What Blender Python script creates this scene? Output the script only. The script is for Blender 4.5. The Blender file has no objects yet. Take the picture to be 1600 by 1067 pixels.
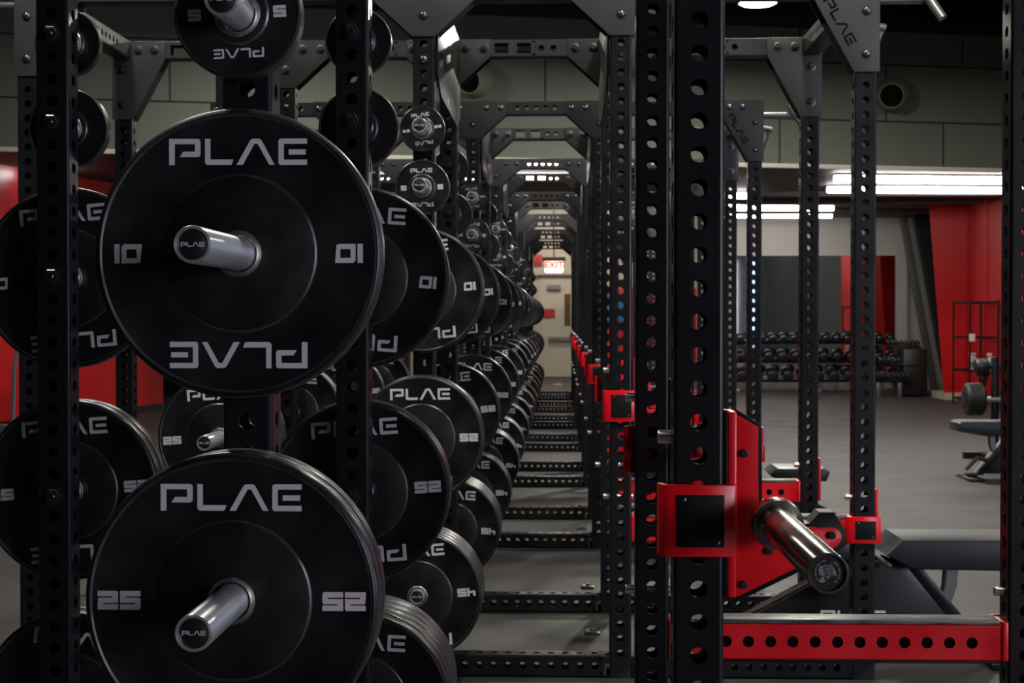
import bpy, bmesh, math, random
from mathutils import Vector, Matrix
random.seed(7)
S = bpy.context.scene
C = S.collection
PI = math.pi
def R(d): return math.radians(d)

# ---------------------------------------------------------------- camera, world, exposure
ZC = 1.262                      # camera height; heights written as ZC+h were read relative to the eye
cd = bpy.data.cameras.new('camera'); cam = bpy.data.objects.new('camera', cd); C.objects.link(cam)
cam.location = (0, 0, ZC); cam.rotation_euler = (R(90-0.892), 0, R(1.857))
cd.sensor_width = 36; cd.lens = 52.76; cd.clip_start = 0.05; cd.clip_end = 200
cd.dof.use_dof = True; cd.dof.focus_distance = 2.5; cd.dof.aperture_fstop = 16
S.camera = cam
S.view_settings.view_transform = 'Standard'; S.view_settings.look = 'None'
S.view_settings.gamma = 1; S.view_settings.exposure = 0.0; S.view_settings.use_curve_mapping = False
w = bpy.data.worlds.new('world'); S.world = w; w.use_nodes = True
w.node_tree.nodes['Background'].inputs[0].default_value = (.55, .65, .8, 1)
w.node_tree.nodes['Background'].inputs[1].default_value = 0.012
S.cycles.max_bounces = 8; S.cycles.diffuse_bounces = 4; S.cycles.glossy_bounces = 5
S.cycles.sample_clamp_indirect = 4

# large ceiling lamps (high bays) : position, watts.  Their bodies are built further down.
BAYS = [((1.82, 14.0, 4.17), 330), ((-2.6, 14.0, 4.35), 110), ((5.2, 14.0, 4.35), 50),
        ((1.2, 8.6, 4.35), 105), ((-2.4, 8.6, 4.35), 70), ((5.0, 8.6, 4.35), 50),
        ((0.9, 3.45, 4.35), 95), ((-2.0, 3.45, 4.35), 65), ((4.2, 3.2, 4.35), 50)]
BAYCOL = (1.0, .97, .86)
TUBECOL = (1.0, .95, .93)

# ---------------------------------------------------------------- materials
def mat(name, col, rough=.5, metal=0., spec=.5, noise=None, bump=None, emit=None, coat=0.):
    m = bpy.data.materials.new(name); m.use_nodes = True
    n = m.node_tree.nodes; l = m.node_tree.links; b = n['Principled BSDF']
    b.inputs['Base Color'].default_value = (*col, 1); b.inputs['Roughness'].default_value = rough
    b.inputs['Metallic'].default_value = metal; b.inputs['Specular IOR Level'].default_value = spec
    b.inputs['Coat Weight'].default_value = coat
    tc = n.new('ShaderNodeTexCoord')
    if noise:      # (scale, amount of colour change, amount of roughness change[, stretch])
        t = n.new('ShaderNodeTexNoise'); t.inputs['Scale'].default_value = noise[0]; t.inputs['Detail'].default_value = 5
        src = tc.outputs['Object']
        if len(noise) > 3:
            mp = n.new('ShaderNodeMapping'); mp.inputs['Scale'].default_value = noise[3]
            l.new(src, mp.inputs['Vector']); src = mp.outputs['Vector']
        l.new(src, t.inputs['Vector'])
        r = n.new('ShaderNodeMapRange'); r.inputs['From Min'].default_value = .3; r.inputs['From Max'].default_value = .7
        r.inputs['To Min'].default_value = 1-noise[1]; r.inputs['To Max'].default_value = 1+noise[1]
        l.new(t.outputs['Fac'], r.inputs['Value'])
        mx = n.new('ShaderNodeVectorMath'); mx.operation = 'SCALE'; mx.inputs[0].default_value = col
        l.new(r.outputs['Result'], mx.inputs['Scale']); l.new(mx.outputs['Vector'], b.inputs['Base Color'])
        r2 = n.new('ShaderNodeMapRange'); r2.inputs['From Min'].default_value = .3; r2.inputs['From Max'].default_value = .7
        r2.inputs['To Min'].default_value = max(.02, rough-noise[2]); r2.inputs['To Max'].default_value = min(1, rough+noise[2])
        l.new(t.outputs['Fac'], r2.inputs['Value']); l.new(r2.outputs['Result'], b.inputs['Roughness'])
    if bump:       # (scale, strength, distance)
        t = n.new('ShaderNodeTexNoise'); t.inputs['Scale'].default_value = bump[0]; t.inputs['Detail'].default_value = 3
        l.new(tc.outputs['Object'], t.inputs['Vector'])
        bp = n.new('ShaderNodeBump'); bp.inputs['Strength'].default_value = bump[1]; bp.inputs['Distance'].default_value = bump[2]
        l.new(t.outputs['Fac'], bp.inputs['Height']); l.new(bp.outputs['Normal'], b.inputs['Normal'])
    if emit:
        b.inputs['Emission Color'].default_value = (*emit[0], 1); b.inputs['Emission Strength'].default_value = emit[1]
    return m
M = {
 'frame': mat('powder_coat_black', (.0085, .0088, .0112), .30, 0, .27, noise=(9, .12, .04), bump=(700, .12, .0004)),
 'gusset': mat('powder_coat_black_lit', (.040, .039, .041), .5, 0, .35, noise=(7, .08, .05), bump=(700, .1, .0004)),  # the black frame coat, lightened: lamplight on the upper parts put into colour
 'bolt': mat('black_oxide_bolt', (.13, .14, .15), .28, .9),
 'nutblk': mat('gloss_black_nut', (.012, .012, .013), .16, 0, .7),
 'rubber': mat('plate_rubber', (.0058, .0054, .0066), .38, 0, .45, noise=(11, .35, .10), bump=(420, .1, .0004)),
 'rim': mat('plate_rim_rubber_sheen', (.022, .024, .028), .33, 0, .7, noise=(14, .5, .13, (1, 30, 1))),  # smeared rim rubber, base lightened to carry the overhead lamps' sheen
 'paint': mat('pale_print', (.53, .50, .53), .55),
 'steel': mat('zinc_steel', (.88, .91, .95), .29, .86),
 'chrome': mat('worn_chrome', (.42, .39, .35), .21, 1, noise=(16, .45, .10, (1, .25, 1))),
 'hub': mat('hub_steel', (.55, .50, .46), .3, 1),
 'cap': mat('black_cap', (.008, .008, .009), .4),
 'red': mat('red_powder_coat', (.74, .004, .012), .34, 0, .5, noise=(9, .07, .07), bump=(500, .08, .0004)),
 'liner': mat('black_liner', (.007, .007, .008), .5, 0, .15, noise=(25, .3, .08)),
 'worn': mat('scuffed_liner', (.075, .078, .074), .42, 0, .6, noise=(14, .55, .15, (1, 6, 1))),
 'vinyl': mat('bench_vinyl', (.013, .016, .022), .42, 0, .5, bump=(260, .15, .0006)),
 'floor': mat('rubber_floor', (.040, .036, .035), .62, 0, .35, noise=(2.2, .13, .08)),
 'bulk': mat('soffit_panel_paint', (.118, .128, .105), .6, 0, .3, noise=(.9, .05, .05)),
 'seam': mat('soffit_seam', (.01, .011, .009), .8),
 'dark': mat('dark_void_paint', (.012, .013, .016), .8),
 'lowceil': mat('inner_ceiling_paint', (.062, .047, .046), .6, noise=(1.3, .12, .05)),
 'cream': mat('cream_wall_paint', (.50, .46, .37), .6),
 'grey': mat('pale_grey_wall_paint', (.56, .54, .49), .6),
 'mirror': mat('mirror_glass', (.62, .66, .65), .03, 1),
 'redwall': mat('red_wall_gloss', (.58, .006, .010), .36, 0, .5, noise=(1.2, .04, .05)),
 'white': mat('white_paint', (.55, .53, .48), .5),
 'lampbody': mat('lamp_housing', (.05, .05, .05), .5, .5),
 'bay': mat('high_bay_lens', (.9, .9, .8), .4, emit=((1, .96, .8), 22)),
 'tube': mat('tube_light', (.9, .9, .9), .4, emit=(TUBECOL, 19)),
 'addglow': mat('added_panel_glow', (.5, .6, .7), .4, emit=((.92, .88, 1), 15)),  # glow of an invented panel, lights the near faces
 'addblue': mat('added_panel_blue_glow', (.5, .6, .7), .4, emit=((.50, .68, 1), 7.0)),  # cool glow of a second invented panel, for blue edge highlights
 'tubefar': mat('bright_tube_light', (.9, .9, .9), .4, emit=((1, .95, .86), 34)),
 'exit': mat('exit_sign_face', (.9, .3, .25), .4, emit=((1, .55, .45), 2.2)),
 'exitred': mat('exit_sign_red', (.8, .02, .02), .4, emit=((1, .02, .03), 1.6)),
 'exitglow': mat('exit_sign_lamp', (.9, .9, .85), .4, emit=((1, .86, .78), 9)),
 'greenl': mat('green_label', (.03, .22, .13), .5),
 'amber': mat('door_glass', (.10, .055, .015), .25),
 'bluep': mat('blue_poster', (.01, .16, .42), .5),
 'redsign': mat('red_sign', (.42, .02, .02), .5),
 'floormark': mat('yellow_floor_mark', (.42, .38, .17), .6),
 'nozzle': mat('nozzle_paint', (.17, .18, .13), .5),
 'matte': mat('matte_black', (.003, .003, .003), .95, 0, .1),
 'sticker': mat('sticker_print', (.85, .80, .88), .5),
 'foam': mat('roller_foam', (.008, .008, .009), .5, bump=(90, .3, .002)),
 'greysteel': mat('grey_steel', (.22, .23, .23), .35, .7),
 'creamp': mat('cream_plastic', (.5, .46, .34), .45),
 'dbell': mat('dumbbell_rubber', (.016, .017, .02), .36, 0, .6),
}
# floor speckles
def speckle(m):
    n = m.node_tree.nodes; l = m.node_tree.links; b = n['Principled BSDF']
    tc = n.new('ShaderNodeTexCoord'); t = n.new('ShaderNodeTexNoise'); t.inputs['Scale'].default_value = 260; t.inputs['Detail'].default_value = 2
    l.new(tc.outputs['Object'], t.inputs['Vector'])
    r = n.new('ShaderNodeMapRange'); r.inputs['From Min'].default_value = .62; r.inputs['From Max'].default_value = .72
    r.inputs['To Min'].default_value = 0; r.inputs['To Max'].default_value = .5
    l.new(t.outputs['Fac'], r.inputs['Value'])
    old = b.inputs['Base Color'].links[0].from_socket
    mx = n.new('ShaderNodeMix'); mx.data_type = 'RGBA'; mx.inputs[7].default_value = (.26, .26, .28, 1)
    l.new(r.outputs['Result'], mx.inputs[0]); l.new(old, mx.inputs[6]); l.new(mx.outputs[2], b.inputs['Base Color'])
    bp = n.new('ShaderNodeBump'); bp.inputs['Strength'].default_value = .35; bp.inputs['Distance'].default_value = .002
    t2 = n.new('ShaderNodeTexNoise'); t2.inputs['Scale'].default_value = 120
    l.new(tc.outputs['Object'], t2.inputs['Vector']); l.new(t2.outputs['Fac'], bp.inputs['Height']); l.new(bp.outputs['Normal'], b.inputs['Normal'])
speckle(M['floor'])

# turned steel: fine rings around the bar (its own axis is Y)
for k_ in ('steel', 'chrome'):
    nt = M[k_].node_tree; b_ = nt.nodes['Principled BSDF']; tg = nt.nodes.new('ShaderNodeTangent')
    tg.direction_type = 'RADIAL'; tg.axis = 'Y'; nt.links.new(tg.outputs[0], b_.inputs['Tangent'])
    b_.inputs['Anisotropic'].default_value = .75 if k_ == 'steel' else .5
    b_.inputs['Anisotropic Rotation'].default_value = .25

# ---------------------------------------------------------------- mesh helpers
def mesh(name, bm, mats, angle=35, merge=1e-5):
    if merge: bmesh.ops.remove_doubles(bm, verts=bm.verts, dist=merge)
    bmesh.ops.recalc_face_normals(bm, faces=bm.faces)
    me = bpy.data.meshes.new(name); bm.to_mesh(me); bm.free()
    for m in (mats if isinstance(mats, (list, tuple)) else [mats]): me.materials.append(M[m])
    me.shade_smooth(); me.set_sharp_from_angle(angle=R(angle))
    return me
def link(name, data, parent=None, loc=(0, 0, 0), rot=(0, 0, 0), label=None):
    o = bpy.data.objects.new(name, data); C.objects.link(o)
    o.location = loc; o.rotation_euler = rot
    if parent: o.parent = parent
    if label: o['label'] = label
    return o
def tag(o, label, cat, group=None):
    o['label'] = label; o['category'] = cat
    if group: o['group'] = group
    return o
def thing(name, label, cat, loc=(0, 0, 0), rz=0, group=None):
    return tag(link(name, None, None, loc, (0, 0, rz)), label, cat, group)
def struct(name, me, loc=(0, 0, 0), rot=(0, 0, 0)):
    o = link(name, me, None, loc, rot); o['kind'] = 'structure'; return o
def box(bm, c, s, rot=None, bev=0, mi=0):
    r = bmesh.ops.create_cube(bm, size=1)
    mt = Matrix.Translation(c) @ (rot.to_4x4() if rot else Matrix.Identity(4)) @ Matrix.Diagonal((*s, 1))
    vs = r['verts']
    bmesh.ops.transform(bm, matrix=mt, verts=vs)
    fs = {f for v in vs for f in v.link_faces}
    for f in fs: f.material_index = mi
    if bev:
        es = {e for v in vs for e in v.link_edges}
        rr = bmesh.ops.bevel(bm, geom=list(es), offset=bev, segments=2, affect='EDGES', profile=.5, clamp_overlap=True)
        for f in rr['faces']: f.material_index = mi
def bx(x0, x1, y0, y1, z0, z1, bm=None, bev=0, mi=0):
    own = bm is None
    if own: bm = bmesh.new()
    box(bm, ((x0+x1)/2, (y0+y1)/2, (z0+z1)/2), (abs(x1-x0), abs(y1-y0), abs(z1-z0)), None, bev, mi)
    return bm
def lathe(bm, prof, n=48, axis='Y', c=(0, 0, 0), mi=0, close=False):
    """prof: list of (radius, position along the axis)"""
    rings = []
    for r, a in prof:
        ring = []
        for k in range(n):
            t = 2*PI*k/n; u, v = r*math.cos(t), r*math.sin(t)
            p = {'Y': (u, a, v), 'Z': (u, v, a), 'X': (a, u, v)}[axis]
            ring.append(bm.verts.new((p[0]+c[0], p[1]+c[1], p[2]+c[2])))
        rings.append(ring)
    pairs = list(zip(rings, rings[1:]))
    if close: pairs.append((rings[-1], rings[0]))
    for a, b in pairs:
        for k in range(n):
            f = bm.faces.new((a[k], a[(k+1) % n], b[(k+1) % n], b[k])); f.material_index = mi
    if not close:
        for ring, (r, a) in ((rings[0], prof[0]), (rings[-1], prof[-1])):
            if r > 1e-6:
                f = bm.faces.new(ring); f.material_index = mi
def prism(bm, poly, axis, a0, a1, mi=0, bev=0):
    """poly: (u,v) outline; extruded along axis from a0 to a1.  Y: (x,z)   X: (y,z)   Z: (x,y)"""
    def P(u, v, a): return {'Y': (u, a, v), 'X': (a, u, v), 'Z': (u, v, a)}[axis]
    A = [bm.verts.new(P(u, v, a0)) for u, v in poly]; B = [bm.verts.new(P(u, v, a1)) for u, v in poly]
    fs = [bm.faces.new(A), bm.faces.new(B[::-1])]
    n = len(poly)
    for k in range(n): fs.append(bm.faces.new((A[k], B[k], B[(k+1) % n], A[(k+1) % n])))
    for f in fs: f.material_index = mi
    if bev:
        es = [e for e in fs[0].edges] + [e for e in fs[1].edges]
        bmesh.ops.bevel(bm, geom=es, offset=bev, segments=2, affect='EDGES', profile=.5, clamp_overlap=True)
def rod(bm, pts, r, n=12, mi=0):
    """round tube through points"""
    pts = [Vector(p) for p in pts]; rings = []
    up = Vector((0, 0, 1)); prev = None
    for i, p in enumerate(pts):
        d = ((pts[min(i+1, len(pts)-1)]-p).normalized() + (p-pts[max(i-1, 0)]).normalized()).normalized()
        if prev is None:
            s = d.cross(up)
            if s.length < .1: s = d.cross(Vector((1, 0, 0)))
        else: s = prev - d*prev.dot(d)
        s.normalize(); prev = s; t = d.cross(s)
        rr = r if not isinstance(r, (list, tuple)) else r[i]
        rings.append([bm.verts.new(p + s*rr*math.cos(2*PI*k/n) + t*rr*math.sin(2*PI*k/n)) for k in range(n)])
    for a, b in zip(rings, rings[1:]):
        for k in range(n):
            f = bm.faces.new((a[k], a[(k+1) % n], b[(k+1) % n], b[k])); f.material_index = mi
    for g in (rings[0], rings[-1]):
        f = bm.faces.new(g); f.material_index = mi

HP = .0508
def tube(name, L, cells, w=.076, r=.0065, t=.0035, hr=.0132, axis='Z', faces=(1, 1, 1, 1), m='frame', h=None):
    """square tube from 0 to L along axis; cells: (position, half length, kind) with kind 'o' round or 'r' slot"""
    bm = bmesh.new(); h = h or w
    def W(a, b, c):  # a,b cross-section, c along
        if axis == 'Z': return (a, b, c)
        if axis == 'X': return (c, a, b)
        return (a, c, b)
    hw, hh = w/2, h/2
    dirs = [((1, 0), (0, 1), hw, hh), ((0, 1), (-1, 0), hh, hw), ((-1, 0), (0, -1), hw, hh), ((0, -1), (1, 0), hh, hw)]
    def V(n, s, d, a, c): return bm.verts.new(W(n[0]*d+s[0]*a, n[1]*d+s[1]*a, c))
    for fi, (n, s, d, e) in enumerate(dirs):
        f = e - r
        cs = sorted(cells) if faces[fi] else []
        pos = 0
        for b, hp, kind in cs + [(L, 0, None)]:
            lo = b-hp
            if lo > pos+1e-6:
                bm.faces.new([V(n, s, d, a, c) for a, c in ((-f, pos), (f, pos), (f, lo), (-f, lo))])
            if kind is None: break
            per = []
            for a0, c0, a1, c1 in ((-f, -hp, f, -hp), (f, -hp, f, hp), (f, hp, -f, hp), (-f, hp, -f, -hp)):
                for k in range(4): per.append((a0+(a1-a0)*k/4, c0+(c1-c0)*k/4))
            ring = []
            for a, c in per:
                if kind == 'o':
                    q = math.atan2(c, a); ring.append((hr*math.cos(q), hr*math.sin(q)))
                else:
                    k = max(abs(a)/f, abs(c)/hp); ring.append((a/k/f*.022, c/k/hp*.030))
            N = 16
            o = [V(n, s, d, a, b+c) for a, c in per]; q1 = [V(n, s, d, a, b+c) for a, c in ring]
            q2 = [V(n, s, d-t, a, b+c) for a, c in ring]; o2 = [V(n, s, d-t, a, b+c) for a, c in per]
            for A, B in ((o, q1), (q1, q2), (q2, o2)):
                for k in range(N): bm.faces.new((A[k], A[(k+1) % N], B[(k+1) % N], B[k]))
            pos = b+hp
        # rounded corner strip
        n2, s2, d2, e2 = dirs[(fi+1) % 4]
        cx = (n[0]*(d-r)+s[0]*(e-r), n[1]*(d-r)+s[1]*(e-r))
        arc = [(cx[0]+r*(n[0]*math.cos(q)+s[0]*math.sin(q)), cx[1]+r*(n[1]*math.cos(q)+s[1]*math.sin(q))) for q in (0, PI/6, PI/3, PI/2)]
        for p, q in zip(arc, arc[1:]):
            bm.faces.new([bm.verts.new(W(*p, 0)), bm.verts.new(W(*q, 0)), bm.verts.new(W(*q, L)), bm.verts.new(W(*p, L))])
    for c in (0.0005, L-.0005):
        bm.faces.new([bm.verts.new(W(a, b, c)) for a, b in ((-hw+.002, -hh+.002), (hw-.002, -hh+.002), (hw-.002, hh-.002), (-hw+.002, hh-.002))])
    return mesh(name, bm, m, 30, 2e-5)

# ---------------------------------------------------------------- lettering
GL = {
 'P': [[(97,78),(140,78),(140,277),(97,277)], [(140,78),(318,78),(330,83),(337,97),(337,118),(140,118)], [(295,118),(337,118),(337,175),(295,175)], [(205,175),(337,175),(337,197),(330,210),(318,216),(178,216)]],
 'L': [[(372,78),(413,78),(413,235),(372,235)], [(372,235),(590,235),(572,277),(393,277),(380,271),(372,258)]],
 'A': [[(612,277),(718,90),(748,118),(660,277)], [(718,90),(735,79),(787,79),(803,90),(774,118),(748,118)], [(862,277),(774,118),(803,90),(903,277)]],
 'E': [[(932,118),(973,118),(973,238),(932,238)], [(932,118),(932,97),(938,84),(952,78),(1150,78),(1150,118)], [(932,238),(1150,238),(1150,279),(952,279),(938,273),(932,262)], [(1010,160),(1140,160),(1140,200),(1010,200)]],
}
def word():
    return [[((x-623.5)/200, (178-y)/200) for x, y in p] for ch in 'PLAE' for p in GL[ch]]
DG = {  # digits in a 1.1 x 1 cell, origin at bottom left
 '2': [[(0,.71),(.10,.71),(.80,.71),(.80,1),(0,1)], [(.80,.36),(1.1,.36),(1.1,.92),(1.02,1),(.80,1)], [(.30,.36),(.80,.36),(.80,.64),(.10,.64),(.02,.58),(.02,.36)], [(0,0),(.30,0),(.30,.36),(0,.36)], [(.30,0),(1.1,0),(1.1,.29),(.30,.29)]],
 '5': [[(.30,.71),(1.1,.71),(1.1,1),(.30,1)], [(0,.36),(.30,.36),(.30,1),(0,1)], [(.30,.36),(.80,.36),(.80,.64),(.30,.64)], [(.80,0),(1.02,0),(1.1,.08),(1.1,.56),(1.02,.64),(.80,.64)], [(0,0),(.80,0),(.80,.29),(0,.29)]],
 '1': [[(.72,0),(1.0,0),(1.0,1),(.72,1)]],
 '0': [[(0,0),(.26,0),(.26,1),(.12,1),(0,.85)], [(.26,.73),(.8,.73),(.8,1),(.26,1)], [(.26,0),(.8,0),(.8,.27),(.26,.27)], [(.8,0),(1.0,.05),(1.07,1),(.8,1)]],
 '4': [[(0,.36),(.28,.36),(.28,1),(0,1)], [(.28,.36),(.72,.36),(.72,.62),(.28,.62)], [(.72,0),(1.0,0),(1.0,1),(.72,1)]],
 '.': [[(0,0),(.26,0),(.26,.26),(0,.26)]],
}
def number(s):
    out = []; x = 0
    for i, ch in enumerate(s):
        x0 = x - (.72 if ch == '1' else 0)
        for p in DG[ch]: out.append([(a+x0, b-.5) for a, b in p])
        x += {'1': .28, '.': .26, '4': 1.0}.get(ch, 1.1) + .1
    x -= .1
    return [[(a-x/2, b) for a, b in p] for p in out]
def put(bm, polys, h, cx, cz, y, rot=0, mi=0, sy=-1):
    """flat print facing -Y (sy=-1), rotated counter-clockwise as read"""
    c, s = math.cos(rot), math.sin(rot)
    for p in polys:
        vs = []
        for a, b in p:
            a *= h; b *= h
            vs.append(bm.verts.new((cx+a*c-b*s, y, cz+a*s+b*c)))
        f = bm.faces.new(vs); f.material_index = mi
def letter_mesh(name, items, m, d=(0, -.0006, 0)):
    """items: (polys, h, cx, cz, y, rot); a thin raised print, extruded by d"""
    bm = bmesh.new()
    for it in items: put(bm, *it)
    g = bmesh.ops.extrude_face_region(bm, geom=bm.faces[:])
    bmesh.ops.translate(bm, vec=d, verts=[v for v in g['geom'] if isinstance(v, bmesh.types.BMVert)])
    bmesh.ops.recalc_face_normals(bm, faces=bm.faces)
    me = bpy.data.meshes.new(name); bm.to_mesh(me); bm.free(); me.materials.append(M[m]); return me
def font_mesh(name, text, size, m, depth=.0004, align='CENTER', offset=0):
    cu = bpy.data.curves.new(name, 'FONT'); cu.body = text; cu.size = size; cu.align_x = align; cu.align_y = 'CENTER'
    cu.extrude = depth; cu.offset = offset; cu.resolution_u = 3; cu.space_line = .85
    o = bpy.data.objects.new(name, cu); C.objects.link(o)
    dg = bpy.context.evaluated_depsgraph_get(); me = bpy.data.meshes.new_from_object(o.evaluated_get(dg))
    bpy.data.objects.remove(o); me.name = name; me.materials.clear(); me.materials.append(M[m]); return me

# ---------------------------------------------------------------- plates
PL = {}
def make_plate(kind, r, t, rin, num, wh, wr, nh, nr, hub=.0345):
    bm = bmesh.new(); q = .0022
    n = 112 if r > .15 else 64
    prof = [(hub, 0), (rin-.0022, 0), (rin, .0009), (rin+.0021, q+.0006), (r*.944, q+.0006), (r*.951, q), (r*.960, .0005), (r*.968, 0)]
    lathe(bm, prof + [(r*.985, .0022)], n, mi=0)
    bm.faces.ensure_lookup_table()
    for f in bm.faces:
        c_ = f.calc_center_median(); rr_ = math.hypot(c_.x, c_.z)
        if rin-.0022 < rr_ < rin+.0022 or r*.944 < rr_ < r*.960: f.material_index = 1  # steps take the lighter rim rubber: highlight arcs painted in
    e = min(.009, t*.22)
    for f in [f for f in bm.faces if len(f.verts) > 4]: bm.faces.remove(f)
    rim = [(r*.985, .0022), (r*.996, e*.6), (r, e), (r, t/2-.001), (r*.9975, t/2), (r, t/2+.001), (r, t-e), (r*.996, t-e*.6), (r*.985, t-.0022)]
    lathe(bm, rim, n, mi=1)
    for f in [f for f in bm.faces if len(f.verts) > 4]: bm.faces.remove(f)
    back = [(r*.985, t-.0022), (r*.969, t), (r*.951, t-q), (rin+.0015, t-q), (rin-.0015, t), (hub, t), (hub, 0)]
    lathe(bm, back, n, mi=0)
    for f in [f for f in bm.faces if len(f.verts) > 4]: bm.faces.remove(f)
    disc = mesh(kind+'_disc', bm, ['rubber', 'rim'], 25)
    bm = bmesh.new()
    lathe(bm, [(.0280, .0015), (.0286, -.0006), (.0300, -.0014), (.0340, -.0014), (.0352, -.0002), (.0352, .001), (.0344, .001), (.0344, t-.001), (.0352, t-.001), (.0352, t+.0002), (.0340, t+.0010), (.0280, t)], 48, close=True)
    ring = mesh(kind+'_hub', bm, 'hub', 40)
    let = letter_mesh(kind+'_print', [(word(), wh, 0, wr, 0, 0), (word(), wh, 0, -wr, 0, PI), (number(num), nh, -nr, 0, 0, 0), (number(num), nh, nr, 0, 0, PI)], 'paint')
    PL[kind] = (disc, ring, let, t, r)
make_plate('ten', .216, .036, .1165, '10', .0392, .151, .0285, .165)
make_plate('twentyfive', .216, .045, .1165, '25', .0392, .151, .0275, .165)
make_plate('fortyfive', .216, .055, .1165, '45', .0392, .151, .0275, .165)
make_plate('five', .0955, .038, .046, '5', .0143, .0590, .0175, .0635)
make_plate('twohalf', .0790, .030, .040, '2.5', .0118, .0485, .0090, .0555)
WORDS = {'ten': 'ten-pound', 'twentyfive': 'twenty-five-pound', 'fortyfive': 'forty-five-pound', 'five': 'small five-pound', 'twohalf': 'tiny two-and-a-half-pound'}
ORD = ['first', 'second', 'third', 'fourth', 'fifth', 'sixth', 'seventh', 'eighth']
def plate(kind, x, y, z, rot, lettered, label, group):
    disc, ring, let, t, r = PL[kind]
    o = link('weight_plate', disc, None, (x, y, z), (0, rot, 0))
    tag(o, label, 'weight plate', group)
    link('hub_ring', ring, o, label='bare metal hub ring')
    if lettered: link('lettering', let, o, (0, .0027, 0), label='pale printed lettering')
    return o

# ---------------------------------------------------------------- rack meshes
XM, XL, XC, XR, XF = -1.88, -1.175, -.4795, .210, 1.057
YA, PITCH, DAB = 2.283, 2.967, 1.156
HU = .076/2
NR = 8
TOP = ZC+1.187
hz = [ZC-.158+k*HP for k in range(-40, 60)]
hz = [z for z in hz if .05 < z < TOP-.03]
UP = tube('upright', TOP-.002, [(z-.002, HP/2-1e-7, 'o') for z in hz])
BT = .076
def spaced(L, n=None, off=0):
    n = n or int((L-.03)/HP); return [(L/2+(k-(n-1)/2)*HP+off, HP/2-1e-7, 'o') for k in range(n)]
BOT = {}
for key, L in (('CR', XR-XC-BT), ('RF', XF-XR-BT), ('LC', XC-XL-BT), ('ML', XL-XM-BT)):
    BOT[key] = tube('base_'+key, L, spaced(L), axis='X')
TOPA = {}; TOPB = {}  # upper beams share the gusset tone, lightened for lamplight
for key, L in (('CR', XR-XC-BT), ('RF', XF-XR-BT), ('LC', XC-XL-BT), ('ML', XL-XM-BT)):
    TOPA[key] = tube('top_'+key, L, spaced(L, 5 if key != 'RF' else 9), axis='X', faces=(1, 0, 1, 0), m='gusset')
    c = L/2
    TOPB[key] = tube('topslot_'+key, L, [(c-.118, .0475, 'r'), (c-.0225, .0475, 'r'), (c+.052, HP/2-1e-7, 'o'), (c+.103, HP/2-1e-7, 'o')], axis='X', faces=(1, 0, 1, 0), m='gusset')
LY = DAB-BT
SIDE = tube('side_beam', LY, spaced(LY, 14), axis='Y', faces=(1, 0, 1, 0), m='gusset')
# gussets, local to (upright X, outer face Y, ZC)
def gus(poly):
    bm = bmesh.new(); prism(bm, poly, 'Y', -.006, 0, bev=.0012); return mesh('gusset', bm, 'gusset', 30)
GC = gus([(-.18, 1.187), (-.18, 1.112), (-.04, .984), (.04, .984), (.18, 1.112), (.18, 1.187)])
GF = gus([(-.185, 1.187), (-.185, 1.112), (-.042, .853), (.046, .853), (.046, 1.187)])
GM = gus([(.185, 1.187), (.185, 1.112), (.042, .853), (-.046, .853), (-.046, 1.187)])
GE = gus([(-.042, 1.187), (.18, 1.187), (.18, 1.112), (.04, .984), (-.042, .984)])
bm = bmesh.new(); lathe(bm, [(.0001, -.0125), (.006, -.012), (.011, -.0095), (.0145, -.0055), (.0155, -.002), (.0155, 0)], 20)
DOME = mesh('dome_bolt', bm, 'bolt', 60)
bm = bmesh.new(); lathe(bm, [(.0195, 0), (.0195, -.0025), (.0165, -.003)], 24)
lathe(bm, [(.0140, -.003), (.0140, -.011), (.0120, -.013), (.0075, -.013)], 6)
lathe(bm, [(.0072, -.012), (.0072, -.019), (.006, -.020)], 14)
NUT = mesh('nut', bm, 'bolt', 30)
PLAEB = letter_mesh('gusset_letters', [(word(), .0345, 0, 0, 0, 0)], 'matte')
# storage pegs: along -Y from 0 (upright face)
def peg(L):
    bm = bmesh.new()
    lathe(bm, [(.033, 0), (.036, -.003), (.036, -.012), (.033, -.016), (.0250, -.016), (.0250, -L+.002), (.0242, -L), (.0205, -L), (.0200, -L+.006)], 48)
    p = mesh('peg', bm, 'steel', 40)
    bm = bmesh.new(); lathe(bm, [(.0199, -L+.0065), (.0199, -L+.0025), (.0190, -L+.0018), (.0001, -L+.0018)], 32)
    c = mesh('peg_cap', bm, 'cap', 40)
    return p, c, letter_mesh('peg_print', [(word(), .0058, 0, 0, -L+.0017, 0)], 'paint', (0, -.0004, 0))
PEG = {'ten': peg(.342), 'twentyfive': peg(.342), 'fortyfive': peg(.262), 'five': peg(.17), 'twohalf': peg(.16)}
bm = bmesh.new(); lathe(bm, [(.024, 0), (.024, -.003), (.019, -.0035)], 24); lathe(bm, [(.0185, -.0035), (.0185, -.014), (.016, -.016), (.010, -.016)], 6)
lathe(bm, [(.0095, -.015), (.0095, -.024), (.008, -.025)], 16)
PNUT = mesh('peg_nut', bm, 'nutblk', 30)
for v in PNUT.vertices: pass
PH = {'ten': .096, 'twentyfive': -.412, 'fortyfive': -.920, 'five': .4516, 'twohalf': .655}
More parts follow.
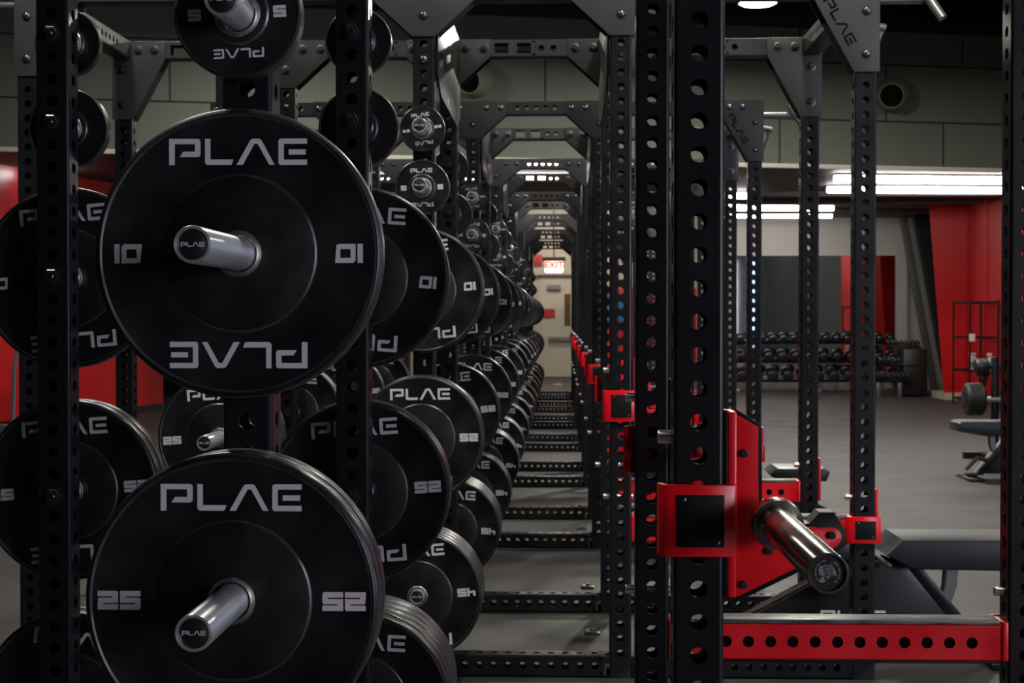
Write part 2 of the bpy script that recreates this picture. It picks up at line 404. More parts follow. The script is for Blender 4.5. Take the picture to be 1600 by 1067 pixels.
# side board between near and far frame, normal X
bm = bmesh.new(); prism(bm, [(0, .86), (0, 1.187), (DAB-.0, 1.187), (DAB, .86), (DAB-.16, .80), (.16, .80)], 'X', -.004, .004, bev=.001)
BOARD = mesh('side_board', bm, 'frame', 30)
bm = bmesh.new(); bx(-.03, .03, -.045, .045, 0, .012, bm, .002); lathe(bm, [(.009, .012), (.009, .018), (.006, .020)], 12, 'Z')
FOOT = mesh('foot_plate', bm, 'bolt', 30)
def handles(s):
    bm = bmesh.new()
    rod(bm, [(s*.045, .02, ZC+1.105), (s*.19, .02, ZC+1.105), (s*.205, .05, ZC+1.13)], .0155)
    rod(bm, [(s*.185, .02, ZC+1.16), (s*.255, -.03, ZC+1.03)], .0165)
    rod(bm, [(s*.045, .30, ZC+1.075), (s*.13, .30, ZC+1.06)], .0165)
    rod(bm, [(s*.115, .30, ZC+1.05), (s*.055, .34, ZC+.86)], .010)
    return mesh('pull_up_handles', bm, 'greysteel', 40)
HANDR, HANDL = handles(1), handles(-1)

def do_gusset(root, me, x, near, outer, bolts, fine, letters=False):
    """near: on the -Y face.  outer faces carry domes, inner faces nuts"""
    y = (root['yl'][0]) if near else root['yl'][1]
    o = link('gusset_plate', me, root, (x, y, ZC), (0, 0, 0))
    if not near: o.scale = (1, -1, 1)
    if letters:
        l = link('lettering', PLAEB, o, (-.092, -.0061, 1.028), (0, R(60.5), 0), label='black cut-out brand lettering')
    if fine:
        for bxx, bz in bolts: link('bolt', DOME if outer else NUT, o, (bxx, -.006, bz))
    return o

BC = [(-.151, 1.147), (-.074, 1.147), (.074, 1.147), (.151, 1.147), (0, 1.058)]
BF = [(-.139, 1.147), (-.068, 1.147), (0, 1.064), (0, .915)]
BM_ = [(-a, b) for a, b in BF]
def rack(k):
    y0 = YA + k*PITCH
    root = thing('power_rack', f'black double-sided steel power rack, {ORD[k]} in the row from the camera', 'power rack', (0, y0, 0), 0, 'row of double-sided power racks')
    fine = k < 5
    for side in (0, 1):               # 0 near frame, 1 far frame
        yc = HU + side*DAB
        root['yl'] = (yc-HU, yc+HU)
        for x in (XM, XL, XC, XR, XF):
            if k == 0 and side == 0 and x in (XM, XL, XF): continue      # outside the frame, kept below
            link('upright', UP, root, (x, yc, .002))
        if k == 0 and side == 0:
            for x in (XM, XL, XF): link('upright', UP, root, (x, yc, .002))
        tops = TOPA if side == 0 else TOPB
        for key, x in (('CR', XC), ('RF', XR), ('LC', XL), ('ML', XM)):
            link('base_beam', BOT[key], root, (x+HU, yc, .004+HU))
            link('top_beam', tops[key], root, (x+HU, yc, TOP-HU))
        for near in (True, False):
            outer = near == (side == 0)
            for x in (XL, XC, XR): do_gusset(root, GC, x, near, outer, BC, fine)
            do_gusset(root, GF, XF, near, outer, BF, fine, near and side == 0)
            do_gusset(root, GM, XM, near, outer, BM_, fine)
        if fine:
            for x in (XC, XL): link('bolt', DOME, root, (x, yc-HU, ZC+.905))
    del root['yl']
    for x in (XM, XF): link('side_beam', SIDE, root, (x, BT, TOP-HU))
    for x in (XC+HU+.006, XR-HU-.006): link('side_board', BOARD, root, (x, HU, ZC))
    link('foot_plate', FOOT, root, (XR-HU-.045, DAB-.40, .0)); link('foot_plate', FOOT, root, (XR-HU-.045, PITCH-.59-DAB+.55, .0))
    if k > 0: link('pull_up_handles', HANDR, root, (XF, 0, 0))
    if k == 1: link('pull_up_handles', HANDL, root, (XM, 0, 0))
    # storage pegs and plates
    cols = [('centre', XC)] + ([('left', XL)] if k < 3 else [])
    for cname, x in cols:
        for side in (0, 1):
            if k == 0 and side == 0 and cname == 'left': continue
            for kind, h in PH.items():
                if k == 0 and side == 0 and kind in ('twohalf', 'fortyfive'): continue
                p, cap, let = PEG[kind]
                yf = 0 if side == 0 else DAB+BT
                pr = link('storage_peg', p, root, (x, yf, ZC+h - (.0 if kind != 'fortyfive' or side else .012)), (0, 0, 0 if side == 0 else PI), label='bare steel storage peg')
                link('end_cap', cap, pr, label='black end cap')
                if side == 0 and k < 4: link('lettering', let, pr, label='pale printed lettering')
                if k < 5: 
                    nt = link('hex_nut', PNUT, pr, (0, BT, 0), (0, 0, PI), label='black hex nut')
                disc, ring, let_, t, r = PL[kind]
                n = {'ten': 1, 'twentyfive': 2, 'fortyfive': 4 if side == 0 else 5, 'five': 1, 'twohalf': 1}[kind]
                off = .029 if kind in ('ten', 'twentyfive', 'fortyfive') else .031
                zz = ZC+h - (.0 if kind != 'fortyfive' or side else .012)
                place = f"{'near' if side == 0 else 'far'} side of the {ORD[k]} rack's {cname} post"
                for i in range(n):       # i = 0 is nearest the camera
                    if side == 0: y = y0 - off - (n-i)*t
                    else: y = y0 + DAB + BT + off + i*t
                    rot = R(random.uniform(-7, 7))
                    key = (k, side, cname, kind)
                    rot = {(0, 0, 'centre', 'ten'): 0, (0, 0, 'centre', 'twentyfive'): 0, (0, 0, 'centre', 'five'): R(-2.5), (0, 1, 'centre', 'ten'): R(4),
                           (0, 1, 'centre', 'twentyfive'): R(-4), (0, 1, 'left', 'twentyfive'): R(-4), (0, 1, 'left', 'ten'): R(-5), (1, 0, 'centre', 'fortyfive'): R(-5),
                           (1, 0, 'centre', 'twohalf'): R(-8), (1, 0, 'centre', 'five'): R(-2), (1, 0, 'centre', 'twentyfive'): R(-1), (0, 1, 'centre', 'fortyfive'): R(3)}.get(key, rot)
                    lettered = i == 0 and not (side == 1 and kind in ('five', 'twohalf'))
                    pos = '' if n == 1 else (', frontmost' if i == 0 else f', {ORD[i]} from front') + ' of its stack'
                    if n == 1: lab = f'{WORDS[kind]} black plate on the {place}'
                    else: lab = f"{WORDS[kind]} plate{pos}, {'near' if side == 0 else 'far'} peg, {ORD[k]} rack's {cname} post"
                    plate(kind, x, y, zz, rot, lettered, lab, f'{WORDS[kind]} plates on the storage pegs')
    return root
racks = [rack(k) for k in range(NR)]
bm = bmesh.new(); bx(-.009, .009, -.0006, .0002, .912, .924, bm); bx(.005, .009, -.0006, .0002, .897, .912, bm)
link('lettering', mesh('post_number', bm, 'cap', 30), racks[1], (XR+.004, 0, ZC), label='black cut-out number')

# ---------------------------------------------------------------- J-cups (local: X from upright centre, Y from near face, Z from eye height)
def scr(bm, x, z, y, r=.0035): lathe(bm, [(r, y), (r, y-.001), (r*.6, y-.0016)], 10, c=(x, 0, z))
def bracket_meshes(z0, z1, tag_):
    bm = bmesh.new()      # wraps the outside of the post
    prof = [(-.062, .022), (-.062, -.001), (-.056, -.009), (-.046, -.013), (.050, -.013), (.056, -.009), (.058, 0), (.058, .02), (.050, .02), (.050, -.003), (.046, -.005), (-.044, -.005), (-.052, -.001), (-.054, .022)]
    prism(bm, prof, 'Z', z0, z1, bev=.0015)
    me = mesh(tag_+'_bracket', bm, 'red', 35)
    bm = bmesh.new(); bx(-.034, .037, -.0165, -.012, z0+.015, z1-.015, bm, .001)
    ins = mesh(tag_+'_inset', bm, 'liner', 35)
    bm = bmesh.new(); scr(bm, -.024, z1-.022, -.0165); scr(bm, .027, z0+.022, -.0165)
    return me, ins, mesh(tag_+'_screws', bm, 'bolt', 40)
JB = bracket_meshes(-.361, -.252, 'cup')
bm = bmesh.new(); bx(.0445, .0575, .002, .070, -.425, -.142, bm, .003); JSTRIP = mesh('cup_strip', bm, 'red', 35)
bm = bmesh.new(); bx(.0385, .0445, .002, .074, -.425, -.140, bm, .001); JLIN = mesh('cup_backing', bm, 'liner', 35)
jp = [(.057, -.147), (.090, -.166), (.090, -.300), (.096, -.3195), (.160, -.3195), (.166, -.3175), (.203, -.3175), (.211, -.321), (.2155, -.328), (.2165, -.336), (.212, -.344), (.196, -.356), (.057, -.425)]
bm = bmesh.new(); prism(bm, jp, 'Y', .004, .011, bev=.0015); prism(bm, jp, 'Y', .058, .065, bev=.0015); JSIDE = mesh('cup_side_plate', bm, 'red', 35)
jl = [(.058, -.139), (.092, -.160), (.0965, -.168), (.0965, -.298), (.100, -.3140), (.160, -.3140), (.170, -.3130), (.184, -.2955), (.206, -.2955), (.2150, -.310), (.2245, -.324), (.2240, -.346), (.200, -.364), (.070, -.428), (.058, -.428)]
bm = bmesh.new(); prism(bm, jl, 'Y', .011, .058, bev=.001); JCORE = mesh('cup_liner', bm, 'liner', 35)
bm = bmesh.new()
for x, z in ((.068, -.205), (.106, -.353), (.068, -.405), (.201, -.329)): lathe(bm, [(.0062, .004), (.0062, -.001), (.0045, -.0025)], 14, c=(x, 0, z))
JBOLT = mesh('cup_bolts', bm, 'cap', 40)
bm = bmesh.new(); lathe(bm, [(.0105, -.040), (.0105, -.0585), (.0095, -.060)], 24, 'X'); lathe(bm, [(.0085, .045), (.0085, -.041)], 20, 'X'); JPIN = mesh('lock_pin', bm, 'steel', 40)

def flip(o, side):
    if side: o.scale = (1, -1, 1)
def jcup(k, side):
    y = YA + k*PITCH + (0 if side == 0 else DAB+BT)
    t = thing('j_cup', f"red J-cup on the {'near' if side == 0 else 'far'} frame of the {ORD[k]} rack, right of the plates", 'barbell holder', (XR, y, ZC), 0, 'red J-cups down the row')
    flip(t, side)
    link('bracket', JB[0], t); link('inset_plate', JB[1], t, label='black inset plate')
    s = link('screw', JB[2], t)
    link('strip', JSTRIP, t); link('backing', JLIN, t, label='black plastic backing')
    link('side_plate', JSIDE, t); link('liner', JCORE, t, label='black plastic cradle liner'); link('bolt', JBOLT, t, label='black bolts')
    link('lock_pin', JPIN, t, (0, HU, -.183), label='bare steel pin')
for k in range(NR):
    for side in (0, 1): jcup(k, side)

# ---------------------------------------------------------------- safety arms between R and F
SB = bracket_meshes(-.783, -.690, 'arm')
LA = XF-XR-BT-.026
ARM = tube('arm_tube', LA, [(LA/2+(k-(13-1)/2)*HP, HP/2-1e-7, 'o') for k in range(13)], w=.066, h=.082, r=.004, axis='X', faces=(1, 0, 1, 0), m='red')
bm = bmesh.new(); bx(0, LA-.008, -.034, .034, 0, .010, bm, .0015); ALIN = mesh('arm_liner', bm, 'worn', 35)
bm = bmesh.new(); bx(0, LA-.008, -.034, .034, 0, .006, bm, .0015); ALOW = mesh('arm_underliner', bm, 'liner', 35)
bm = bmesh.new(); bx(.01, LA-.01, -.027, .027, -.033, .033, bm); ACOR = mesh('arm_core', bm, 'matte', 35)
bm = bmesh.new(); bx(0, .013, -.040, .042, -.781, -.692, bm, .003); AEND = mesh('arm_end', bm, 'red', 35)
bm = bmesh.new(); bx(.0385, .0505, 0, .06, -.776, -.596, bm, .003); ASTR = mesh('arm_strip', bm, 'red', 35)
for k in range(NR):
    for side in (0, 1):
        yc = YA + k*PITCH + HU + side*DAB
        t = thing('safety_bar', f"red safety spotter bar across the {'near' if side == 0 else 'far'} frame of the {ORD[k]} rack", 'safety bar', (0, yc, ZC), 0, 'red safety bars down the row')
        link('arm_tube', ARM, t, (XR+HU+.013, 0, -.741)); link('core', ACOR, t, (XR+HU+.013, 0, -.741), label='black plastic core seen through the holes'); link('top_liner', ALIN, t, (XR+HU+.017, 0, -.699), label='scuffed black plastic top liner')
        link('bottom_liner', ALOW, t, (XR+HU+.017, 0, -.788), label='black plastic liner')
        link('end_plate', AEND, t, (XR+HU, 0, 0)); link('end_plate', AEND, t, (XF-HU-.013, 0, 0))
        link('lock_pin', JPIN, t, (XR, 0, -.628), label='bare steel pin')
        for x in (XF,):
            e = link('post_bracket', SB[0], t, (x, -HU if side == 0 else HU, 0)); e2 = link('inset_plate', SB[1], e, label='black inset plate')
            s = link('screw', SB[2], e)
            flip(e, side)
            if x == XF: link('hook_strip', ASTR, t, (x, -HU+.01, 0))
            link('lock_pin', JPIN, t, (x, 0, -.628), label='bare steel pin')

# ---------------------------------------------------------------- barbell in the first rack
bcx, bcz = .320, ZC-.3045
bc = YA + (DAB+BT)/2
bar = thing('barbell', 'worn steel barbell resting in the red J-cups of the nearest rack', 'barbell', (bcx, bc, bcz))
bm = bmesh.new(); rod(bm, [(0, -.66, 0), (0, .66, 0)], .0143, 24); link('shaft', mesh('shaft', bm, 'chrome', 40), bar)
bm = bmesh.new()
lathe(bm, [(.0150, -.652), (.0375, -.652), (.0385, -.656), (.0385, -.679), (.0365, -.684), (.0300, -.684), (.0295, -.687), (.0250, -.690), (.0250, -1.0965), (.0242, -1.0985), (.0222, -1.0985), (.0215, -1.0935)], 64)
SLV = mesh('sleeve', bm, 'chrome', 35)
bm = bmesh.new(); lathe(bm, [(.0214, -1.094), (.0212, -1.0935), (.0001, -1.0935)], 40); ECAP = mesh('sleeve_cap', bm, 'cap', 35)
# sticker on the sleeve end: pale state-shaped patch with the words POWER BAR and dashes of small ring lettering
bm = bmesh.new()
st = [(-.0095, .0072), (-.0020, .0088), (.0010, .0086), (.0030, .0105), (.0052, .0100), (.0060, .0060), (.0085, .0030), (.0112, -.0035), (.0060, -.0052), (.0028, -.0060), (.0005, -.0085), (-.0015, -.0068), (-.0052, -.0045), (-.0098, -.0030), (-.0110, .0010)]
vs = [bm.verts.new((a, 0, b)) for a, b in st]; bm.faces.new(vs)
vs = [bm.verts.new((a, 0, b)) for a, b in [(-.0080, -.0060), (-.0052, -.0050), (-.0020, -.0110), (-.0060, -.0125), (-.0095, -.0105)]]; bm.faces.new(vs)
for a0, a1 in [(100, 128), (132, 150), (156, 200), (206, 238), (-58, -40), (-34, -8), (-2, 22), (28, 60)]:
    ns = 6
    for q in range(ns):
        p0, p1 = R(a0+(a1-a0)*q/ns), R(a0+(a1-a0)*(q+.8)/ns)
        bm.faces.new([bm.verts.new((r_*math.cos(p), 0, r_*math.sin(p))) for r_, p in ((.0138, p0), (.0138, p1), (.0152, p1), (.0152, p0))])
bmesh.ops.triangulate(bm, faces=bm.faces[:])
STK = bpy.data.meshes.new('sleeve_sticker'); bm.to_mesh(STK); bm.free(); STK.materials.append(M['sticker'])
PB = font_mesh('power_bar', 'POWER\nBAR', .0072, 'cap', .0001, offset=.0001)
for s in (0, 1):
    o = link('sleeve', SLV, bar, rot=(0, 0, PI*s))
    c = link('end_cap', ECAP, o, label='black recessed end cap')
    if s == 0:
        st_ = link('sticker', STK, o, (0, -1.0940, 0), label='pale power bar sticker')
        l_ = link('lettering', PB, o, (0.0005, -1.0944, .0012), (R(90), 0, 0)); l_.rotation_euler = (R(90), R(78), 0)

# ---------------------------------------------------------------- benches
def bench(x, y, sx, label, letters=False, rz=0, pl=.90):
    """length along X; origin on the floor under the gap between the pads; sx=-1 mirrors"""
    t = thing('adjustable_bench', label, 'bench', (x, y, 0), rz)
    if sx < 0: t.scale = (-1, 1, 1)
    def pad(x0, x1, n_, tl, tr):
        bm = bmesh.new()
        pr = [(x0, .405), (x0+tl, .462), (x1-tr, .462), (x1, .448), (x1, .385), (x1-.22, .345), (x0+.10, .352)] if x1-x0 > .5 else [(x0, .44), (x0+tl, .462), (x1-tr, .462), (x1, .43), (x1-.04, .385), (x0+.02, .385)]
        prism(bm, pr, 'Y', -.145, .145, bev=.012)
        return link(n_, mesh(n_, bm, 'vinyl', 30), t)
    pad(.03, pl, 'back_pad', .06, .03); pad(-.36, -.03, 'seat_pad', .03, .04)
    bm = bmesh.new()
    for s in (-1, 1):
        prism(bm, [(-.58, .060), (-.56, .10), (-.30, .24), (-.08, .36), (.06, .375), (.13, .35), (.38, .05), (.30, .05), (.0, .05)], 'Y', s*.055-.004, s*.055+.004, bev=.001)
    bx(-.5, .3, -.05, .05, .06, .10, bm)
    prism(bm, [(-.60, .055), (-.585, .095), (-.22, .285), (-.20, .255)], 'Y', -.035, .035, bev=.003)
    prism(bm, [(.12, .36), (.17, .36), (.44, .04), (.38, .04)], 'Y', -.066, .066, bev=.003)
    link('frame', mesh('bench_frame', bm, 'frame', 30), t)
    if letters:
        link('lettering', letter_mesh('bench_print', [(word(), .045, -.07, .165, -.0592, 0)], 'paint'), t, label='pale printed lettering')
    bm = bmesh.new()
    for s in (-1, 1): prism(bm, [(.28, .35), (.32, .35), (.315, .27), (.29, .20), (.34, .155), (.31, .135), (.255, .19), (.275, .27)], 'Y', s*.03-.004, s*.03+.004)
    rod(bm, [(.30, -.05, .17), (.30, .05, .17)], .009)
    link('ladder_strut', mesh('ladder_strut', bm, 'greysteel', 30), t)
    bm = bmesh.new(); bx(.40, .52, -.20, .20, 0.002, .022, bm, .003); bx(.42, .49, -.05, .05, .02, .05, bm, .004); link('rear_foot', mesh('rear_foot', bm, 'frame', 30), t)
    bm = bmesh.new(); bx(-.64, -.56, -.16, .16, .002, .06, bm, .004); link('front_foot', mesh('front_foot', bm, 'frame', 30), t)
    bm = bmesh.new(); rod(bm, [(.02, 0, .34), (-.02, 0, .30), (-.02, -.09, .29)], .013); link('handle', mesh('handle', bm, 'foam', 40), t)
    bm = bmesh.new(); rod(bm, [(.0, -.10, .40), (.055, -.12, .36)], .009); link('adjusting_pin', mesh('adjusting_pin', bm, 'greysteel', 40), t)
    return t
bench(1.145, 5.60, 1, 'black adjustable weight bench standing in the second rack, beside the silver barbell end', True)
b2 = bench(1.13, 8.47, -1, 'black adjustable weight bench inside the third rack, partly behind its red safety bar'); b2.scale[2] = .935
b3 = bench(3.67, 11.85, -1, 'black adjustable weight bench alone on open floor at far right of racks', pl=.59)
bm = bmesh.new(); rod(bm, [(.53, -.12, .09), (.44, -.12, .18), (.36, -.12, .16)], .018); link('transport_handle', mesh('transport_handle', bm, 'foam', 40), b3)

# ---------------------------------------------------------------- roller machine behind the lone bench
t = thing('back_extension_machine', 'black machine with thick round foam rollers behind the lone bench', 'exercise machine', (3.62, 13.3, 0))
for i, (dx, z, r_) in enumerate(((.02, .55, .145), (.34, .55, .145), (.11, .83, .078), (.34, .83, .078))):
    bm = bmesh.new(); q = .16 if r_ > .1 else .11
    lathe(bm, [(.03, 0), (r_*.85, 0), (r_, .02), (r_, q-.02), (r_*.85, q), (.03, q)], 32, 'X', (dx-.09, 0, z)); link('foam_roller', mesh('foam_roller', bm, 'foam', 35), t)
    bm = bmesh.new(); lathe(bm, [(.028, -.008), (r_*.55, -.006), (r_*.55, 0)], 24, 'X', (dx-.09, 0, z)); link('roller_cap', mesh('roller_cap', bm, 'frame', 35), t)
bm = bmesh.new(); rod(bm, [(.0, 0, .55), (.7, 0, .55)], .02); rod(bm, [(.05, 0, .83), (.5, 0, .83)], .016); bx(.16, .22, -.03, .03, .02, .92, bm, .004); bx(.50, .57, -.03, .03, .02, 1.1, bm, .004)
rod(bm, [(.06, 0, .56), (.13, 0, .83)], .022)
bx(.0, .8, -.35, -.28, .002, .06, bm, .004); bx(.0, .8, .28, .35, .002, .06, bm, .004); bx(.15, .22, -.35, .35, .002, .06, bm, .004); bx(.5, .57, -.35, .35, .002, .06, bm, .004); link('frame', mesh('machine_frame', bm, 'frame', 30), t)
bm = bmesh.new(); bx(.08, .62, -.14, .14, .53, .57, bm, .01); link('platform', mesh('platform', bm, 'greysteel', 30), t)

# ---------------------------------------------------------------- air bike at the far left
t = thing('exercise_bike', 'grey exercise bike with pale round fan cage in front of left red wall', 'exercise bike', (-5.15, 12.6, 0), R(0))
bm = bmesh.new()
for rr in (.30, .25, .19, .12): lathe(bm, [(rr, -.10), (rr+.008, -.105), (rr+.012, -.10), (rr+.006, -.095)], 40, 'Y', (0, 0, .93), close=True)
for q in range(16): rod(bm, [(.05*math.cos(q*PI/8), -.10, .93+.05*math.sin(q*PI/8)), (.31*math.cos(q*PI/8+.3), -.10, .93+.31*math.sin(q*PI/8+.3))], .005, 6)
lathe(bm, [(.30, -.10), (.315, -.08), (.315, .08), (.30, .10)], 40, 'Y', (0, 0, .93)); link('fan_cage', mesh('fan_cage', bm, 'creamp', 40), t)
bm = bmesh.new(); rod(bm, [(.36, -.15, 1.25), (.40, -.15, 1.0), (.38, -.15, .85), (.34, -.15, .72), (.30, -.15, .40), (.33, -.15, .05)], .022); rod(bm, [(.50, .1, 1.0), (.47, .1, .8), (.45, .1, .05)], .02)
bx(-.5, .6, -.2, -.12, .002, .07, bm, .01); bx(-.5, .6, .12, .2, .002, .07, bm, .01); bx(-.06, .06, -.2, .2, .04, .70, bm, .01); bx(.25, .5, -.03, .03, .3, .36, bm, .01); link('frame', mesh('bike_frame', bm, 'greysteel', 35), t)

# ---------------------------------------------------------------- setting
def st(name, bm, m, **k): return struct(name, mesh(name, bm, m, 30), **k)
st('floor', bx(-13, 13, -6, 34, -.1, 0), 'floor')
st('ceiling', bx(-13, 13, -6, 20.5, 5.4, 5.5), 'dark')
st('wall_back', bx(-13, 13, -6.1, -6, 0, 5.5), 'dark')
st('wall_left', bx(-13.1, -13, -6, 34, 0, 5.5), 'dark')
ZS = ZC+1.75
# soffit: angled band of panels over the opening to the inner room
sl = .235; an = math.atan(sl)
def on_soffit(x): return 16.9 + sl*x
bm = bmesh.new(); poly = [(-13, on_soffit(-13)), (13, on_soffit(13)), (13, on_soffit(13)+.06), (-13, on_soffit(-13)+.06)]
prism(bm, poly, 'Z', ZS, ZC+3.42); st('wall_soffit', bm, 'bulk')
bm = bmesh.new(); prism(bm, [(-13, on_soffit(-13)+.24), (13, on_soffit(13)+.24), (13, on_soffit(13)+.5), (-13, on_soffit(-13)+.5)], 'Z', ZC+3.42, 5.5); st('wall_upper', bm, 'dark')
bm = bmesh.new(); bx(-13, 13, -.006, .004, ZC+3.36, ZC+3.50, bm)
for z in (2.31, 2.972): bx(-13, 13, -.004, .004, ZC+z-.010, ZC+z+.010, bm)
for row, (z0, z1) in enumerate(((1.75, 2.31), (2.31, 2.972), (2.972, 3.40))):
    for i in range(-6, 7):
        xx = i*2.05 + (.55, -.30, .55)[row] + .12*row
        bx(xx-.009, xx+.009, -.004, .004, ZC+z0, ZC+z1, bm)
me = mesh('soffit_seams', bm, 'seam', 30)
struct('trim_1', me, (0, 16.9, 0), (0, 0, an))
bm = bmesh.new(); bx(-13, 13, -.03, .02, 0, .05, bm, .004); struct('trim_2', mesh('soffit_edge', bm, 'grey', 30), (0, 16.9, ZS-.012), (0, 0, an))
# inner ceiling
bm = bmesh.new(); prism(bm, [(-13, on_soffit(-13)+.06), (13, on_soffit(13)+.06), (13, 24.2), (-13, 24.2)], 'Z', ZS+.002, ZS+.1)
prism(bm, [(3.0, 24.2), (13, 24.2), (13, 34), (3.0, 34)], 'Z', ZS+.002, ZS+.1); st('ceiling_inner', bm, 'lowceil')
ZH = ZC+2.45
st('ceiling_corridor', bx(-6.1, 3.0, 24.2, 32.3, ZH, ZH+.1), 'cream'); st('wall_step', bx(-6.1, 3.0, 24.2, 24.25, ZS+.1, ZH), 'cream')
st('wall_corridor_left', bx(-6.1, -6, 24.2, 32.3, 0, ZH), 'cream')
bm = bmesh.new()
for y in (20.9, 22.3, 24.4): bx(1.2, 6.2, y-.05, y+.05, ZS-.07, ZS, bm)
st('trim_3', bm, 'lowceil')
# far end wall with the door, side returns
st('wall_far', bx(-6, 3.0, 32.2, 32.3, 0, ZH), 'cream')
st('wall_return', bx(2.9, 3.0, 26.4, 32.2, 0, ZH), 'grey')
st('wall_mirror_side', bx(2.9, 13, 26.4, 26.5, 0, ZS), 'grey')
mi = st('mirror_panel', bx(3.0, 5.83, 26.37, 26.395, .30, ZC+1.09), 'mirror'); mi['kind'] = 'structure'; mi.name = 'mirror_1'  # this object is the wall mirror of the inner room
# door
d = st('door_1', bx(-.46, .50, 32.15, 32.198, .01, 2.12), 'cream')
l = link('door_window', mesh('door_window', bx(.08, .21, 32.135, 32.152, 1.10, 1.78), 'amber'), d)
link('door_closer', mesh('door_closer', bx(-.28, .0, 32.07, 32.152, 1.87, 1.97), 'greysteel'), d)
link('panic_bar', mesh('panic_bar', bx(-.26, .42, 32.06, 32.152, .78, .86), 'greysteel'), d)
st('trim_4', bx(-.52, .56, 32.12, 32.2, 2.125, 2.19), 'lowceil')
st('trim_5', bx(-6, 2.9, 32.16, 32.2, 0, .0, None) if False else bx(.56, 2.9, 32.17, 32.199, .35, 1.9), 'redwall')
tag(link('safety_sign', mesh('safety_sign', bx(-.40, -.12, 32.12, 32.147, 1.27, 1.46), 'redsign')), 'small red sign fixed on the far cream door', 'sign')
tag(link('alarm_box', mesh('alarm_box', bx(-.60, -.40, 32.10, 32.197, 2.40, 2.62, None, .01), 'redsign')), 'red alarm box on the cream wall, left of the exit sign', 'alarm')
# exit sign hanging before the door wall
t = thing('exit_sign', 'glowing red exit sign hanging in front of the far cream wall', 'exit sign', (-.14, 31.2, 2.28))
link('housing', mesh('exit_housing', bx(-.24, .24, -.06, .06, .17, .25, None, .01), 'cap'), t, label='dark housing')
link('sign_face', mesh('exit_face', bx(-.19, .19, -.03, .03, -.02, .17, None, .005), 'exit'), t)
fm = font_mesh('exit_letters', 'EXIT', .19, 'exitred', .004, offset=.004); link('lettering', fm, t, (0, -.036, .08), (R(90), 0, 0), label='red lettering')
bm = bmesh.new(); prism(bm, [(-.20, .0), (-.17, -.07), (.17, -.07), (.20, .0), (.19, -.005), (-.19, -.005)], 'Y', -.05, .05); link('lamp_strip', mesh('exit_lamp', bm, 'exitglow', 30), t, label='white glowing lamp strip')
bm = bmesh.new(); rod(bm, [(0, 0, .25), (0, 0, ZH-2.28+.002)], .012); link('stem', mesh('exit_stem', bm, 'cap', 40), t)
tag(link('blue_poster', mesh('blue_poster', bx(.90, 1.45, 32.14, 32.165, 1.20, 1.75), 'bluep')), 'blue poster on the far wall beside the door', 'poster')
bm = bmesh.new(); prism(bm, [(-.09, 0), (.09, 0), (.10, .2), (.05, .55), (-.05, .55), (-.10, .2)], 'Z', .001, .004)
tag(link('floor_marking', mesh('floor_marking', bm, 'floormark'), None, (-.05, 28.3, 0)), 'pale yellow marking on the floor before the far door', 'marking')

# left red block
bm = bmesh.new(); prism(bm, [(-7.0, 14.2), (-5.5, 20.6), (-9.5, 22.0), (-11, 15.6)], 'Z', .08, ZS); st('wall_red_left', bm, 'redwall')
bm = bmesh.new(); prism(bm, [(-6.98, 14.18), (-5.48, 20.62), (-9.5, 22.02), (-11, 15.58)], 'Z', 0, .085); st('baseboard_left', bm, 'cap')
# right: leaning red pillar and side wall
bm = bmesh.new()
f0, f1 = [(5.93, 23.4, .05), (6.3, 23.4, .05), (6.3, 23.4, ZS), (5.68, 23.4, ZS)], [(6.18, 24.2, .05), (6.3, 24.2, .05), (6.3, 24.2, ZS), (5.98, 24.2, ZS)]
A = [bm.verts.new(p) for p in f0]; B = [bm.verts.new(p) for p in f1]
bm.faces.new(A); bm.faces.new(B[::-1])
for k in range(4): bm.faces.new((A[k], B[k], B[(k+1) % 4], A[(k+1) % 4]))
st('wall_red_pillar', bm, 'redwall')
bm = bmesh.new(); prism(bm, [(5.93, 23.37), (6.32, 23.37), (6.32, 24.2), (5.93, 24.2)], 'Z', 0, .11); st('baseboard_pillar', bm, 'creamp')
st('wall_right', bx(6.3, 6.5, 18.8, 24.2, 0, ZS), 'redwall')
st('wall_right_pilaster', bx(6.27, 6.3, 22.35, 23.38, 0, ZS-.001), 'redwall')
st('wall_right_near', bx(6.4, 6.5, -6, 18.2, 0, 5.5), 'dark')
bm = bmesh.new(); bx(6.385, 6.395, -5.95, -2.1, .5, 3.4, bm); struct('added_panel_1', mesh('added_light_panel', bm, 'addglow', 30))  # added glowing panel, out of view, to light near lettering and posts
bm = bmesh.new()
for y in (-5.91, -4.65, -3.4, -2.1): bx(6.34, 6.40, y-.04, y+.04, .46, 3.44, bm)
for z in (.5, 3.4): bx(6.34, 6.40, -5.95, -2.1, z-.04, z+.04, bm)
st('trim_7', bm, 'cap')  # bars framing the added light panel
bm = bmesh.new(); bx(6.385, 6.395, 1.9, 3.2, .3, 3.6, bm); struct('added_panel_2', mesh('added_light_panel', bm, 'addblue', 30))  # added narrow blue panel, out of view, puts highlights on post edges
bm = bmesh.new()
for y in (1.9, 3.2): bx(6.34, 6.40, y-.04, y+.04, .26, 3.64, bm)
for z in (.3, 1.9, 3.6): bx(6.34, 6.40, 1.9, 3.2, z-.03, z+.03, bm)
st('trim_8', bm, 'cap')  # bars framing the added blue panel
for z0 in (ZC+1.13, ZC+.88):
    tag(link('wall_switch', mesh('wall_switch', bx(6.28, 6.3, 21.50, 21.60, z0, z0+.19, None, .004), 'creamp')), ('upper' if z0 > ZC+1 else 'lower') + ' pale switch plate on the bright red right wall', 'switch', 'switch plates on the red wall')
